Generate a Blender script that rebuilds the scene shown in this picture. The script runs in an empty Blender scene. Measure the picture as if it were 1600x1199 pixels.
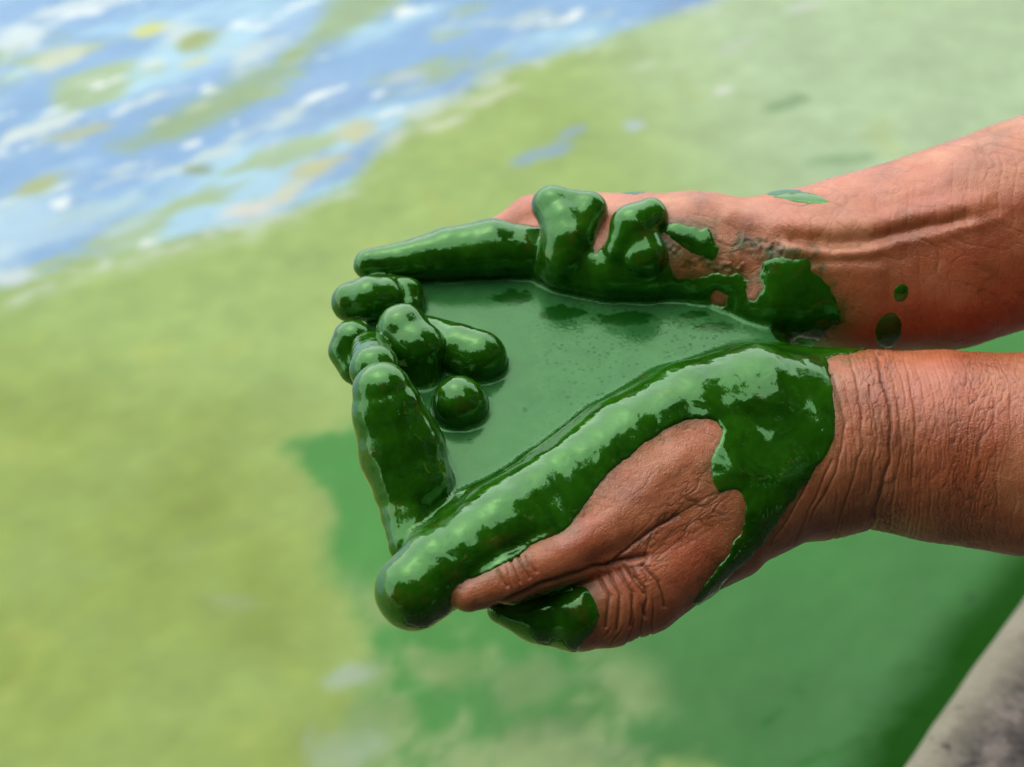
import bpy, bmesh, math, random
import numpy as np
from mathutils import Vector, Matrix
random.seed(7); RNG = np.random.default_rng(7)
SC = bpy.context.scene
COL = SC.collection

# ------------------------------------------------------------------ camera
PITCH = math.radians(45)
DIST = 0.50                       # metres from lens to the cupped hands
FPX = 2750.0                      # focal length in photograph pixels (1600 wide)
PXM = FPX / DIST                  # photograph pixels per metre at the hands
HAND_H = 0.42                     # hands above the water
CS, SN = math.cos(PITCH), math.sin(PITCH)
RIGHT = np.array([1.0, 0, 0]); UP = np.array([0, SN, CS]); FWD = np.array([0, CS, -SN])
CAM = np.array([0, 0, HAND_H]) - FWD * DIST
cam = bpy.data.cameras.new('camera'); camo = bpy.data.objects.new('camera', cam); COL.objects.link(camo)
cam.sensor_width = 36; cam.lens = 36 * FPX / 1600
camo.location = CAM; camo.rotation_euler = (math.pi / 2 - PITCH, 0, 0)
cam.clip_start = 0.02; cam.clip_end = 2000
cam.dof.use_dof = True; cam.dof.focus_distance = 0.487; cam.dof.aperture_fstop = 13
SC.camera = camo
# ------------------------------------------------------------------ sky and sun
SUN_EL, SUN_AZ = math.radians(58), math.radians(-28)     # azimuth measured from +y towards +x
w = bpy.data.worlds.new('World'); SC.world = w; w.use_nodes = True
wn = w.node_tree; wn.nodes.clear()
sky = wn.nodes.new('ShaderNodeTexSky'); sky.sky_type = 'NISHITA'; sky.sun_disc = False
sky.sun_elevation = SUN_EL; sky.sun_rotation = SUN_AZ
sky.air_density = 1.0; sky.dust_density = 3.0; sky.ozone_density = 1.0
bg = wn.nodes.new('ShaderNodeBackground'); bg.inputs['Strength'].default_value = 0.15
wo = wn.nodes.new('ShaderNodeOutputWorld')
cloud = wn.nodes.new('ShaderNodeMix'); cloud.data_type = 'RGBA'; cloud.inputs[0].default_value = .65      # even bright overcast veil over the blue
cloud.inputs[7].default_value = (6.9, 7.0, 6.6, 1); wn.links.new(sky.outputs[0], cloud.inputs[6]); wn.links.new(cloud.outputs[2], bg.inputs[0]); wn.links.new(bg.outputs[0], wo.inputs[0])
sl = bpy.data.lights.new('sun', 'SUN'); sl.energy = .5; sl.angle = math.radians(110); sl.color = (1, .98, .95)
so = bpy.data.objects.new('sun', sl); COL.objects.link(so)
sdir = Vector((math.sin(SUN_AZ) * math.cos(SUN_EL), math.cos(SUN_AZ) * math.cos(SUN_EL), math.sin(SUN_EL)))
so.rotation_euler = (-sdir).to_track_quat('-Z', 'Y').to_euler(); so.location = sdir * 5
SC.view_settings.view_transform = 'Standard'; SC.view_settings.look = 'None'
SC.view_settings.exposure = 1.32; SC.view_settings.gamma = 1; SC.view_settings.use_curve_mapping = False
SC.cycles.use_denoising = True
SC.cycles.max_bounces = 6

# ------------------------------------------------------------------ helpers
def link(name, me, mat=None, parent=None, **props):
    o = bpy.data.objects.new(name, me); COL.objects.link(o)
    if mat is not None and me is not None: me.materials.append(mat)
    if parent is not None: o.parent = parent
    for k, v in props.items(): o[k] = v
    return o

def make_mesh(name, V, F, smooth=True):
    me = bpy.data.meshes.new(name)
    V = np.asarray(V, np.float32); F = np.asarray(F, np.int32)
    n = F.shape[1]
    me.vertices.add(len(V)); me.vertices.foreach_set('co', V.ravel())
    me.loops.add(F.size); me.loops.foreach_set('vertex_index', F.ravel())
    me.polygons.add(len(F)); me.polygons.foreach_set('loop_start', np.arange(0, F.size, n, dtype=np.int32))
    me.polygons.foreach_set('use_smooth', np.full(len(F), smooth))
    me.update(calc_edges=True); me.validate()
    return me

def attr(me, name, vals):
    a = me.attributes.new(name, 'FLOAT_COLOR' if vals.ndim == 2 else 'FLOAT', 'POINT')
    if vals.ndim == 2: a.data.foreach_set('color', np.c_[vals, np.ones(len(vals))].astype(np.float32).ravel())
    else: a.data.foreach_set('value', vals.astype(np.float32))

def hash3(i, j, k, seed):
    return HTAB[(HPRM[(HPRM[(i + seed * 31) & 1023] + j) & 1023] + k + seed) & 1023]
HPRM = RNG.permutation(1024).astype(np.int32); HTAB = RNG.uniform(-1, 1, 1024).astype(np.float32)

def vnoise(P, s, seed=0):                    # value noise in [-1,1]; P (N,3), s feature size
    Q = np.asarray(P, np.float32) / np.float32(s); I = np.floor(Q).astype(np.int32); f = Q - I; f = f * f * (3 - 2 * f)
    r = 0
    for a in (0, 1):
        for b in (0, 1):
            for c in (0, 1):
                wgt = (f[:, 0] if a else 1 - f[:, 0]) * (f[:, 1] if b else 1 - f[:, 1]) * (f[:, 2] if c else 1 - f[:, 2])
                r = r + wgt * hash3(I[:, 0] + a, I[:, 1] + b, I[:, 2] + c, seed)
    return r

def fbm(P, s, octv=3, seed=0, gain=.5):
    r = 0; a = 1; t = 0
    for o in range(octv):
        r = r + a * vnoise(P, s / 2 ** o, seed + o * 17); t += a; a *= gain
    return r / t

def sstep(a, b, x):
    t = np.clip((x - a) / (b - a), 0, 1); return t * t * (3 - 2 * t)

def poly_sd(poly, X, Y):                     # signed distance, positive inside
    poly = np.asarray(poly, np.float32); d = np.full(X.shape, 1e9, np.float32); ins = np.zeros(X.shape, bool)
    n = len(poly)
    for i in range(n):
        ax, ay = poly[i]; bx, by = poly[(i + 1) % n]
        ex, ey = bx - ax, by - ay; wx, wy = X - ax, Y - ay
        t = np.clip((wx * ex + wy * ey) / (ex * ex + ey * ey + 1e-9), 0, 1)
        d = np.minimum(d, (wx - t * ex) ** 2 + (wy - t * ey) ** 2)
        c = ((ay > Y) != (by > Y)) & (X < ex * (Y - ay) / (ey if abs(ey) > 1e-9 else 1e-9) + ax)
        ins ^= c
    d = np.sqrt(d); return np.where(ins, d, -d)

def line_d(pts, X, Y):
    d = np.full(X.shape, 1e9, np.float32); pts = np.asarray(pts, np.float32)
    for (ax, ay), (bx, by) in zip(pts[:-1], pts[1:]):
        ex, ey = bx - ax, by - ay; wx, wy = X - ax, Y - ay
        t = np.clip((wx * ex + wy * ey) / (ex * ex + ey * ey + 1e-9), 0, 1)
        d = np.minimum(d, (wx - t * ex) ** 2 + (wy - t * ey) ** 2)
    return np.sqrt(d)

# hand frame: lengths in hundredths of 1.8 mm (photograph pixels at the hands), axes right / up / ahead of the observer
def hp(px, py, pd):
    s = 1 + pd / FPX
    return np.array([(px - 800) * s, (599.5 - py) * s, pd], np.float32)
def to_world(Q):
    Q = np.asarray(Q, np.float64)
    return CAM + (Q[..., 0:1] * RIGHT + Q[..., 1:2] * UP + (Q[..., 2:3] + FPX) * FWD) / PXM
def to_px(Q):
    s = 1 + Q[:, 2] / FPX
    return Q[:, 0] / s + 800, 599.5 - Q[:, 1] / s
POOL_V = -40.0
def height(Q): return (Q[..., 1] - POOL_V) * CS - Q[..., 2] * SN       # height over the liquid level
def pool_pt(px, py, h):                      # point of the liquid plane seen at a pixel, moved up by h
    y = 599.5 - py; a = y / FPX
    # v = y*(1+w/F), (v-POOL_V)*CS = w*SN
    wv = (y - POOL_V) * CS / (SN - a * CS)
    q = hp(px, py, wv); q[1] += h * CS; q[2] -= h * SN
    return q
def on_water(px, py, z=0.0):                 # point of a level seen at a pixel
    d = (px - 800) / FPX * RIGHT + (599.5 - py) / FPX * UP + FWD
    t = (z - CAM[2]) / d[2]; p = CAM + d * t
    return p[:2]

# ------------------------------------------------------------------ materials
def mat(name):
    m = bpy.data.materials.new(name); m.use_nodes = True
    nt = m.node_tree; b = nt.nodes['Principled BSDF']
    return m, nt, b
def N(nt, typ, **kw):
    n = nt.nodes.new(typ)
    for k, v in kw.items():
        if k in n.inputs.keys() if hasattr(n.inputs, 'keys') else False: n.inputs[k].default_value = v
        else: setattr(n, k, v)
    return n
def ramp(nt, fac, stops):
    r = nt.nodes.new('ShaderNodeValToRGB'); nt.links.new(fac, r.inputs[0])
    e = r.color_ramp.elements
    while len(e) < len(stops): e.new(.5)
    for i, (p, c) in enumerate(stops): e[i].position = p; e[i].color = (*c, 1) if len(c) == 3 else c
    return r.outputs[0]
def mixc(nt, fac, a, b, mode='MIX'):
    n = nt.nodes.new('ShaderNodeMix'); n.data_type = 'RGBA'; n.blend_type = mode
    for s, v in ((0, fac), (6, a), (7, b)):
        if isinstance(v, (int, float)): n.inputs[s].default_value = v
        elif isinstance(v, tuple): n.inputs[s].default_value = (*v, 1)
        else: nt.links.new(v, n.inputs[s])
    return n.outputs[2]
def bump(nt, h, strength, dist, prev=None):
    n = nt.nodes.new('ShaderNodeBump'); n.inputs['Strength'].default_value = strength; n.inputs['Distance'].default_value = dist
    nt.links.new(h, n.inputs['Height'])
    if prev is not None: nt.links.new(prev, n.inputs['Normal'])
    return n.outputs[0]
def noise(nt, co, scale, detail=3, rough=.5, dist=0.0):
    n = N(nt, 'ShaderNodeTexNoise'); n.inputs['Scale'].default_value = scale; n.inputs['Detail'].default_value = detail
    n.inputs['Roughness'].default_value = rough; n.inputs['Distortion'].default_value = dist
    nt.links.new(co, n.inputs['Vector']); return n.outputs[0]
def voro(nt, co, scale, feature='F1'):
    n = N(nt, 'ShaderNodeTexVoronoi'); n.feature = feature; n.inputs['Scale'].default_value = scale
    nt.links.new(co, n.inputs['Vector']); return n.outputs[0]
def objco(nt): return N(nt, 'ShaderNodeTexCoord').outputs['Object']

def skin_material():
    m, nt, b = mat('skin'); co = objco(nt)
    c = ramp(nt, noise(nt, co, 60, 4, .6), [(.3, (.24, .067, .024)), (.5, (.375, .122, .047)), (.72, (.52, .212, .100))])
    sp = ramp(nt, noise(nt, co, 420, 3, .7), [(.33, (1, 1, 1)), (.27, (1, 1, 1))])
    c = mixc(nt, ramp(nt, noise(nt, co, 22, 3, .6), [(.40, (0, 0, 0)), (.60, (.65,) * 3)]), c, (.42, .088, .036))
    # dark lines in the folds plus mud, both stored on the mesh; loose specks
    a = N(nt, 'ShaderNodeAttribute'); a.attribute_name = 'folds_and_mud'
    c = mixc(nt, a.outputs['Fac'], c, (.070, .028, .010))
    fa = N(nt, 'ShaderNodeAttribute'); fa.attribute_name = 'film'          # thin smear of algae at the edges of the slime
    c = mixc(nt, fa.outputs['Fac'], c, ramp(nt, noise(nt, co, 200, 4, .7), [(.35, (.020, .060, .006)), (.65, (.17, .080, .016))]))
    d = ramp(nt, noise(nt, co, 300, 5, .75), [(.27, (1, 1, 1)), (.34, (0, 0, 0))])
    c = mixc(nt, d, c, (.10, .04, .02))
    nt.links.new(c, b.inputs['Base Color'])
    nt.links.new(ramp(nt, noise(nt, co, 130, 4, .7), [(.35, (.27,) * 3), (.65, (.5,) * 3)]), b.inputs['Roughness'])
    b.inputs['Specular IOR Level'].default_value = .5; b.inputs['Coat Weight'].default_value = .12; b.inputs['Coat Roughness'].default_value = .28
    b.inputs['Subsurface Weight'].default_value = .06; b.inputs['Subsurface Radius'].default_value = (1, .35, .2); b.inputs['Subsurface Scale'].default_value = .003
    n1 = bump(nt, voro(nt, co, 1300, 'DISTANCE_TO_EDGE'), .35, .0004)
    n2 = bump(nt, noise(nt, co, 420, 5, .7), .35, .001, n1)
    nt.links.new(n2, b.inputs['Normal'])
    return m
def slime_material(name, pool=False):
    m, nt, b = mat(name); co = objco(nt)
    n = noise(nt, co, 90, 5, .65, .6)
    if pool: c = ramp(nt, n, [(.3, (.018, .095, .024)), (.7, (.034, .135, .036))])
    else: c = ramp(nt, n, [(.3, (.006, .036, .0015)), (.5, (.012, .070, .002)), (.72, (.020, .098, .003))])
    if not pool: c = mixc(nt, ramp(nt, noise(nt, co, 75, 4, .7), [(.58, (0, 0, 0)), (.72, (.8,) * 3)]), c, (.055, .050, .006))
    nt.links.new(c, b.inputs['Base Color'])
    b.inputs['IOR'].default_value = 1.5 if pool else 1.75; b.inputs['Specular Tint'].default_value = (.46, 1, .44, 1)
    if pool:
        b.inputs['Roughness'].default_value = .16
        v = voro(nt, co, 520, 'DISTANCE_TO_EDGE')
        a = N(nt, 'ShaderNodeAttribute'); a.attribute_name = 'grain'
        mm = N(nt, 'ShaderNodeMath'); mm.operation = 'MULTIPLY'; nt.links.new(v, mm.inputs[0]); nt.links.new(a.outputs['Fac'], mm.inputs[1])
        n1 = bump(nt, mm.outputs[0], .15, .0005)
        pv = ramp(nt, voro(nt, co, 560), [(.2, (1, 1, 1)), (.40, (0, 0, 0))])
        pn = ramp(nt, noise(nt, co, 160, 3, .6), [(.40, (0, 0, 0)), (.56, (1, 1, 1))])
        pm = mixc(nt, 1.0, mixc(nt, 1.0, pv, pn, 'MULTIPLY'), a.outputs['Fac'], 'MULTIPLY')
        c = mixc(nt, pm, c, (.006, .045, .008))
        si = ramp(nt, pm, [(0, (.5,) * 3), (1, (.1,) * 3)]); nt.links.new(si, b.inputs['Specular IOR Level'])
        ca = N(nt, 'ShaderNodeAttribute'); ca.attribute_name = 'clot_reflection'; c = mixc(nt, ca.outputs['Fac'], c, (.005, .05, .004)); nt.links.new(c, b.inputs['Base Color'])
        n2 = bump(nt, noise(nt, co, 120, 3, .6), .12, .001, n1)
        nt.links.new(n2, b.inputs['Normal'])
    else:
        r = ramp(nt, noise(nt, co, 70, 3), [(.35, (.03,) * 3), (.65, (.07,) * 3)])
        nt.links.new(r, b.inputs['Roughness'])
        n1 = bump(nt, noise(nt, co, 150, 4, .6, .5), .10, .001)
        n2 = bump(nt, noise(nt, co, 900, 2, .6), .08, .0002, n1)
        nt.links.new(n2, b.inputs['Normal'])
    return m
def water_material():
    m, nt, b = mat('bloom_water'); co = objco(nt)
    a = N(nt, 'ShaderNodeAttribute'); a.attribute_name = 'pigment_sheen'
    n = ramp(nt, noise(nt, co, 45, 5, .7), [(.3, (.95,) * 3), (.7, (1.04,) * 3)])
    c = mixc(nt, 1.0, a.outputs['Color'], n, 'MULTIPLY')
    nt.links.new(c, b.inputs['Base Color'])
    s = N(nt, 'ShaderNodeAttribute'); s.attribute_name = 'scum'
    r = ramp(nt, s.outputs['Fac'], [(0, (.08,) * 3), (1, (.5,) * 3)]); nt.links.new(r, b.inputs['Roughness'])
    b.inputs['IOR'].default_value = 1.33; 
    ma = N(nt, 'ShaderNodeAttribute'); ma.attribute_name = 'matte'
    nt.links.new(ramp(nt, ma.outputs['Fac'], [(0, (.35,) * 3), (1, (.03,) * 3)]), b.inputs['Specular IOR Level'])
    n1 = bump(nt, noise(nt, co, 14, 3, .55), .25, .01)
    nt.links.new(n1, b.inputs['Normal'])
    return m
def concrete_material():
    m, nt, b = mat('weathered_concrete'); co = objco(nt)
    c = ramp(nt, noise(nt, co, 55, 7, .75), [(.40, (.028, .023, .020)), (.5, (.10, .084, .074)), (.62, (.24, .20, .175))])
    a = N(nt, 'ShaderNodeAttribute'); a.attribute_name = 'wear'
    c = mixc(nt, a.outputs['Fac'], c, (.30, .275, .20))
    sp = ramp(nt, noise(nt, co, 75, 3, .6), [(.30, (1, 1, 1)), (.36, (0, 0, 0))])
    c = mixc(nt, sp, c, (.06, .045, .03))
    nt.links.new(c, b.inputs['Base Color']); b.inputs['Roughness'].default_value = .85
    nt.links.new(bump(nt, noise(nt, co, 160, 6, .75), .9, .005), b.inputs['Normal'])
    return m
def plain(name, c1, c2, scale, rough=.7, bs=.2):
    m, nt, b = mat(name); co = objco(nt)
    nt.links.new(ramp(nt, noise(nt, co, scale, 4, .6), [(.3, c1), (.7, c2)]), b.inputs['Base Color'])
    b.inputs['Roughness'].default_value = rough
    nt.links.new(bump(nt, noise(nt, co, scale * 4, 3), bs, .01), b.inputs['Normal'])
    return m
M_SKIN = skin_material(); M_SLIME = slime_material('algae_slime'); M_POOL = slime_material('algae_liquid', True)
M_WATER = water_material(); M_CONC = concrete_material()
M_BARK = plain('bark', (.05, .035, .025), (.12, .09, .06), 20, .9, .6)
M_LEAF = plain('leaf', (.02, .05, .012), (.05, .10, .025), 3, .5, .1)
M_MOSS = plain('waterline_algae', (.008, .035, .006), (.02, .07, .012), 30, .35, .5)
M_SHIRT = plain('shirt_cloth', (.04, .05, .07), (.06, .075, .10), 60, .85)
M_PANTS = plain('trouser_cloth', (.03, .03, .03), (.06, .06, .055), 60, .9)
M_HAIR = plain('hair', (.012, .009, .007), (.03, .02, .015), 200, .5)

# ------------------------------------------------------------------ water sheet
def grow(lo, hi, step, far):
    a = list(np.arange(lo, hi + step / 2, step)); s = step
    while a[-1] < far: s *= 1.35; a.append(a[-1] + s)
    s = step
    while a[0] > -far: s *= 1.35; a.insert(0, a[0] - s)
    return np.array(a)
gx = grow(-.75, .75, .004, 600); gy = grow(-.2, 1.25, .004, 600)
GX, GY = np.meshgrid(gx, gy, indexing='ij')
P = np.c_[GX.ravel(), GY.ravel(), np.zeros(GX.size)]
def wpoly(pts): return [tuple(on_water(*p)) for p in pts]
X, Y = P[:, 0].astype(np.float32), P[:, 1].astype(np.float32)
PM = 1.0 / np.linalg.norm(on_water(800, 600) - on_water(801, 600))     # pixels per metre on the water
P2 = np.c_[X, Y, 0 * X].astype(np.float32)
def msk(pts, soft, jag, js=.05, seed=1, octv=4):
    d = poly_sd(wpoly(pts), X, Y) * PM + jag * fbm(P2, js, octv, seed, .6)
    return sstep(-soft, soft, d)
BN = fbm(P2, .035, 4, 3, .65); BN2 = fbm(P2 + 7.7, .035, 4, 4, .65); BN3 = fbm(P2 + 3.3, .012, 3, 5)
def blob(px, py, rx, ry, ang, seed=3):
    c = on_water(px, py); a = math.radians(ang)
    dx, dy = (X - c[0]) * PM, (Y - c[1]) * PM
    u = dx * math.cos(a) + dy * math.sin(a); v = -dx * math.sin(a) + dy * math.cos(a)
    u = u + rx * .7 * BN; v = v + ry * .9 * BN2
    d = np.sqrt((u / rx) ** 2 + (v / ry) ** 2) + .35 * BN3
    return 1 - sstep(.35, 1.35, d)
def lay(base, m, c): return base * (1 - m[:, None]) + m[:, None] * np.asarray(c, np.float32)
n1 = fbm(P2, .22, 4, 11)[:, None] * .5 + .5; n2 = fbm(P2, .045, 4, 21, .65); n3 = fbm(P2, .016, 3, 23, .7); n4 = fbm(P2, .09, 4, 25, .6)
pig_sheen = (1 - n1) * np.array([.275, .405, .115]) + n1 * np.array([.30, .42, .105])
pig_sheen = lay(pig_sheen, msk([(500, -1500), (820, -120), (1040, 170), (1250, 420), (3000, 600), (3000, -1500)], 230, 80, .2, 6), (.37, .50, .28))  # pale sky haze towards the far right, painted into the colour
pig_sheen = lay(pig_sheen, msk([(-900, 520), (250, 560), (420, 680), (500, 900), (540, 1500), (-900, 1500)], 150, 90, .12, 5) * (.45 + .55 * sstep(-.5, .5, n4)), (.235, .325, .045))
pig_sheen = lay(pig_sheen, sstep(.25, .6, n2) * .30, (.32, .36, .07)); pig_sheen = lay(pig_sheen, sstep(.28, .62, n4) * .16, (.19, .32, .08))
pig_sheen = pig_sheen * (1 + .15 * n2 + .11 * n3)[:, None]
scum = np.ones(len(X))
# blue area reaching in from the far left, its border broken up by foam
st = np.c_[(X * .86 + Y * .50), (-X * .50 + Y * .86) * 2.8, 0 * X].astype(np.float32)        # streak direction
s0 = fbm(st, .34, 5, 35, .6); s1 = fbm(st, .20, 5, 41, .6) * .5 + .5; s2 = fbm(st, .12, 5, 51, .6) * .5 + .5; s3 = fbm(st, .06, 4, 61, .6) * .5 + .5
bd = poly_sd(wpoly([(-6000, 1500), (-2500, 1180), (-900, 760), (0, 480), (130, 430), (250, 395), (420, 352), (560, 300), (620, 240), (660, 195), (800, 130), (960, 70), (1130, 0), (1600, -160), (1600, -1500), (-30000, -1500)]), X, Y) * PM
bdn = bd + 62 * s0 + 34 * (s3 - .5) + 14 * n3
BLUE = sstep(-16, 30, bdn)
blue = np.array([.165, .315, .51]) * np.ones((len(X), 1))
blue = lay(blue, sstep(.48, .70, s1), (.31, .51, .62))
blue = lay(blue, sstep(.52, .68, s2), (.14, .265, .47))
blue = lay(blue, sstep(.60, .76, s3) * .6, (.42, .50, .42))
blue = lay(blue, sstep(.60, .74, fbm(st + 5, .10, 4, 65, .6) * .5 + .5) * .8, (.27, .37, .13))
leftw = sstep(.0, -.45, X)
blue = lay(blue, sstep(.66, .78, fbm(st + 9, .035, 3, 69, .6) * .5 + .5), (.62, .68, .66))  # small white glints painted into the water colour
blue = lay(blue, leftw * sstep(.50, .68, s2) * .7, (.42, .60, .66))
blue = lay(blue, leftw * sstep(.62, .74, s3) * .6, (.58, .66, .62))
pig_sheen = pig_sheen * (1 - BLUE[:, None]) + blue * 1.14 * BLUE[:, None]; scum = scum * (1 - .5 * BLUE)
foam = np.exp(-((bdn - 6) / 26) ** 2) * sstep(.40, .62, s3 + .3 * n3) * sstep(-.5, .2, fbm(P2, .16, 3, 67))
pig_sheen = lay(pig_sheen, foam * .85, (.46, .54, .40))
pig_sheen = lay(pig_sheen, msk([(170, 230), (330, 150), (400, 105), (470, 40), (560, -30), (680, -60), (620, 10), (520, 70), (430, 140), (330, 200), (200, 240)], 30, 50, .09, 71) * .8, (.25, .36, .10))
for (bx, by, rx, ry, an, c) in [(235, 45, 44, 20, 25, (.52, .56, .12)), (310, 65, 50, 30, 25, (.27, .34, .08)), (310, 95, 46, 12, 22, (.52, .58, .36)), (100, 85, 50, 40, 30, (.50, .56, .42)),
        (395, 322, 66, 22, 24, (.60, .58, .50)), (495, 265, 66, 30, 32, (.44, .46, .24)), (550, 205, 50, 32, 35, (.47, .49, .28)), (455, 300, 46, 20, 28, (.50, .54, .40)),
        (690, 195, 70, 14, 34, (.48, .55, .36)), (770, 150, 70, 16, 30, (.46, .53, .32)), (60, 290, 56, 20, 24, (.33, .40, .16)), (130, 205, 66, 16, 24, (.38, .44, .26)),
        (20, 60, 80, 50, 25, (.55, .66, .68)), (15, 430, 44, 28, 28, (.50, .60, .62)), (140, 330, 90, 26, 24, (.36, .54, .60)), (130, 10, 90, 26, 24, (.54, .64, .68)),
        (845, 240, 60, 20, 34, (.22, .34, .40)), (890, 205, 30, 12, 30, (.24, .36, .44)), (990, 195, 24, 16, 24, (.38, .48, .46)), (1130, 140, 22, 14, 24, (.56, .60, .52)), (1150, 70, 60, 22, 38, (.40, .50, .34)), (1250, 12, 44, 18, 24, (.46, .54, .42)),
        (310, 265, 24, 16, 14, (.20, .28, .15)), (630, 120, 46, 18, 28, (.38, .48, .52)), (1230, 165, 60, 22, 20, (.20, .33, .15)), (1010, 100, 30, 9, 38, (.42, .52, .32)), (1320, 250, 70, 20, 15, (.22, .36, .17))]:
    pig_sheen = lay(pig_sheen, blob(bx, by, rx, ry, an, int(bx)) * .95, c)
# open green water below and under the hands
od = poly_sd(wpoly([(440, 688), (505, 678), (560, 655), (640, 640), (900, 560), (1300, 520), (2600, 380), (2600, 2600), (1100, 1500), (1110, 1210), (960, 1230), (700, 1290), (560, 1200), (545, 1120), (590, 1060), (575, 960), (528, 905), (512, 840), (496, 770), (470, 725)]), X, Y) * PM
OPEN = sstep(-18, 30, od + 36 * n4 + 34 * n2 + 26 * n3)
pig_sheen = lay(pig_sheen, OPEN, (.032, .235, .020)); scum = scum * (1 - .9 * OPEN)
pig_sheen = lay(pig_sheen, msk([(1000, 880), (1600, 700), (2600, 700), (2600, 2500), (850, 2500)], 420, 60, .2, 83) * OPEN * .65, (.034, .125, .034))
pig_sheen = pig_sheen * (1 + OPEN * .22 * n4)[:, None]
# shreds of scum breaking off over the open water
shred = msk([(540, 905), (660, 930), (900, 985), (1010, 1060), (1060, 1240), (500, 1300)], 45, 40, .1, 87) * sstep(-.05, .30, fbm(P2 + 2.2, .06, 5, 88, .7) + .12)
pig_sheen = lay(pig_sheen, shred * OPEN * .9, (.26, .37, .14)); scum = np.maximum(scum, shred * .7)
for (bx, by, rx, ry, an, c, s) in [(615, 940, 45, 36, 20, (.21, .32, .09), .8), (700, 1035, 60, 30, -20, (.19, .30, .09), .6), (830, 1075, 56, 40, 10, (.17, .28, .09), .6),
        (900, 1060, 80, 26, -14, (.12, .24, .07), .5), (860, 1150, 60, 36, 10, (.16, .26, .09), .6), (955, 1180, 50, 22, 0, (.10, .20, .07), .45),
        (545, 1055, 34, 24, 20, (.36, .46, .40), .6), (548, 1175, 46, 40, 20, (.30, .40, .28), .6), (590, 1120, 40, 40, 40, (.17, .28, .08), .6), (350, 940, 44, 16, 0, (.28, .36, .17), .45), (1515, 930, 9, 9, 0, (.015, .06, .015), .7)]:
    bl = blob(bx, by, rx, ry, an, int(bx)); pig_sheen = lay(pig_sheen, bl * s, c); scum = np.maximum(scum, bl * s * .8)
# dark green band with a soft edge on the water along the concrete
BANK_H = .10
EDGE_A, EDGE_B = on_water(1432, 1199, BANK_H), on_water(1608, 948, BANK_H)
ed = (EDGE_B - EDGE_A) / np.linalg.norm(EDGE_B - EDGE_A); en = np.array([-ed[1], ed[0]])      # en points out over the water
if en @ (np.array([0, .6]) - EDGE_A) < 0: en = -en
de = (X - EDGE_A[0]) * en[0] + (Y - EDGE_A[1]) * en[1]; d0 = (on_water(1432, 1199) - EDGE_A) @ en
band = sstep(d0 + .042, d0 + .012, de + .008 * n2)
pig_sheen = lay(pig_sheen, band * .95, (.010, .070, .004))
nx, ny = len(gx), len(gy)
ii, jj = np.meshgrid(np.arange(nx - 1), np.arange(ny - 1), indexing='ij'); b0 = (ii * ny + jj).ravel()
FW = np.c_[b0, b0 + ny, b0 + ny + 1, b0 + 1]
P[:, 2] = .0015 * fbm(P2, .06, 3, 95) * (np.abs(X) < 1.5) * (np.abs(Y) < 2)
me = make_mesh('water', P, FW); pig_sheen *= .68; attr(me, 'pigment_sheen', np.clip(pig_sheen, 0, 1)); attr(me, 'scum', scum); attr(me, 'matte', band)
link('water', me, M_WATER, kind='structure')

# ------------------------------------------------------------------ concrete bank
def bank():
    L0, L1, W = -6.0, 14.0, 9.0
    us = np.unique(np.r_[np.arange(L0, L1, .5), np.arange(-.3, .9, .008)])
    prof = [(.012, -.30), (.010, BANK_H - .03), (.006, BANK_H - .012), (.002, BANK_H - .004), (-.004, BANK_H - .001)]
    prof += [(-d, BANK_H) for d in list(np.arange(.02, .5, .008)) + [.7, 1, 2, 4, W]]
    V = []; wear = []
    for u in us:
        for (d, z) in prof:
            V.append((EDGE_A[0] + ed[0] * u + en[0] * d, EDGE_A[1] + ed[1] * u + en[1] * d, z)); wear.append(d)
    V = np.array(V); wear = np.array(wear)
    Q = np.c_[V[:, :2], 0 * V[:, 0]]
    n = fbm(Q, .05, 4, 3)
    V[:, 2] += .0025 * fbm(Q, .02, 4, 5) * (V[:, 2] > 0); V[:, 0] += en[0] * .0008 * n * (wear > -.02); V[:, 1] += en[1] * .0008 * n * (wear > -.02)
    we = sstep(-.013, -.003, wear + .014 * n + .006 * fbm(Q, .012, 3, 9)) * .8
    m, k = len(us), len(prof)
    i, j = np.meshgrid(np.arange(m - 1), np.arange(k - 1), indexing='ij'); b = (i * k + j).ravel()
    F = np.c_[b, b + 1, b + k + 1, b + k]
    me = make_mesh('concrete_bank', V, F); attr(me, 'wear', we)
    return link('concrete_bank', me, M_CONC, kind='structure')
bank()

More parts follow.
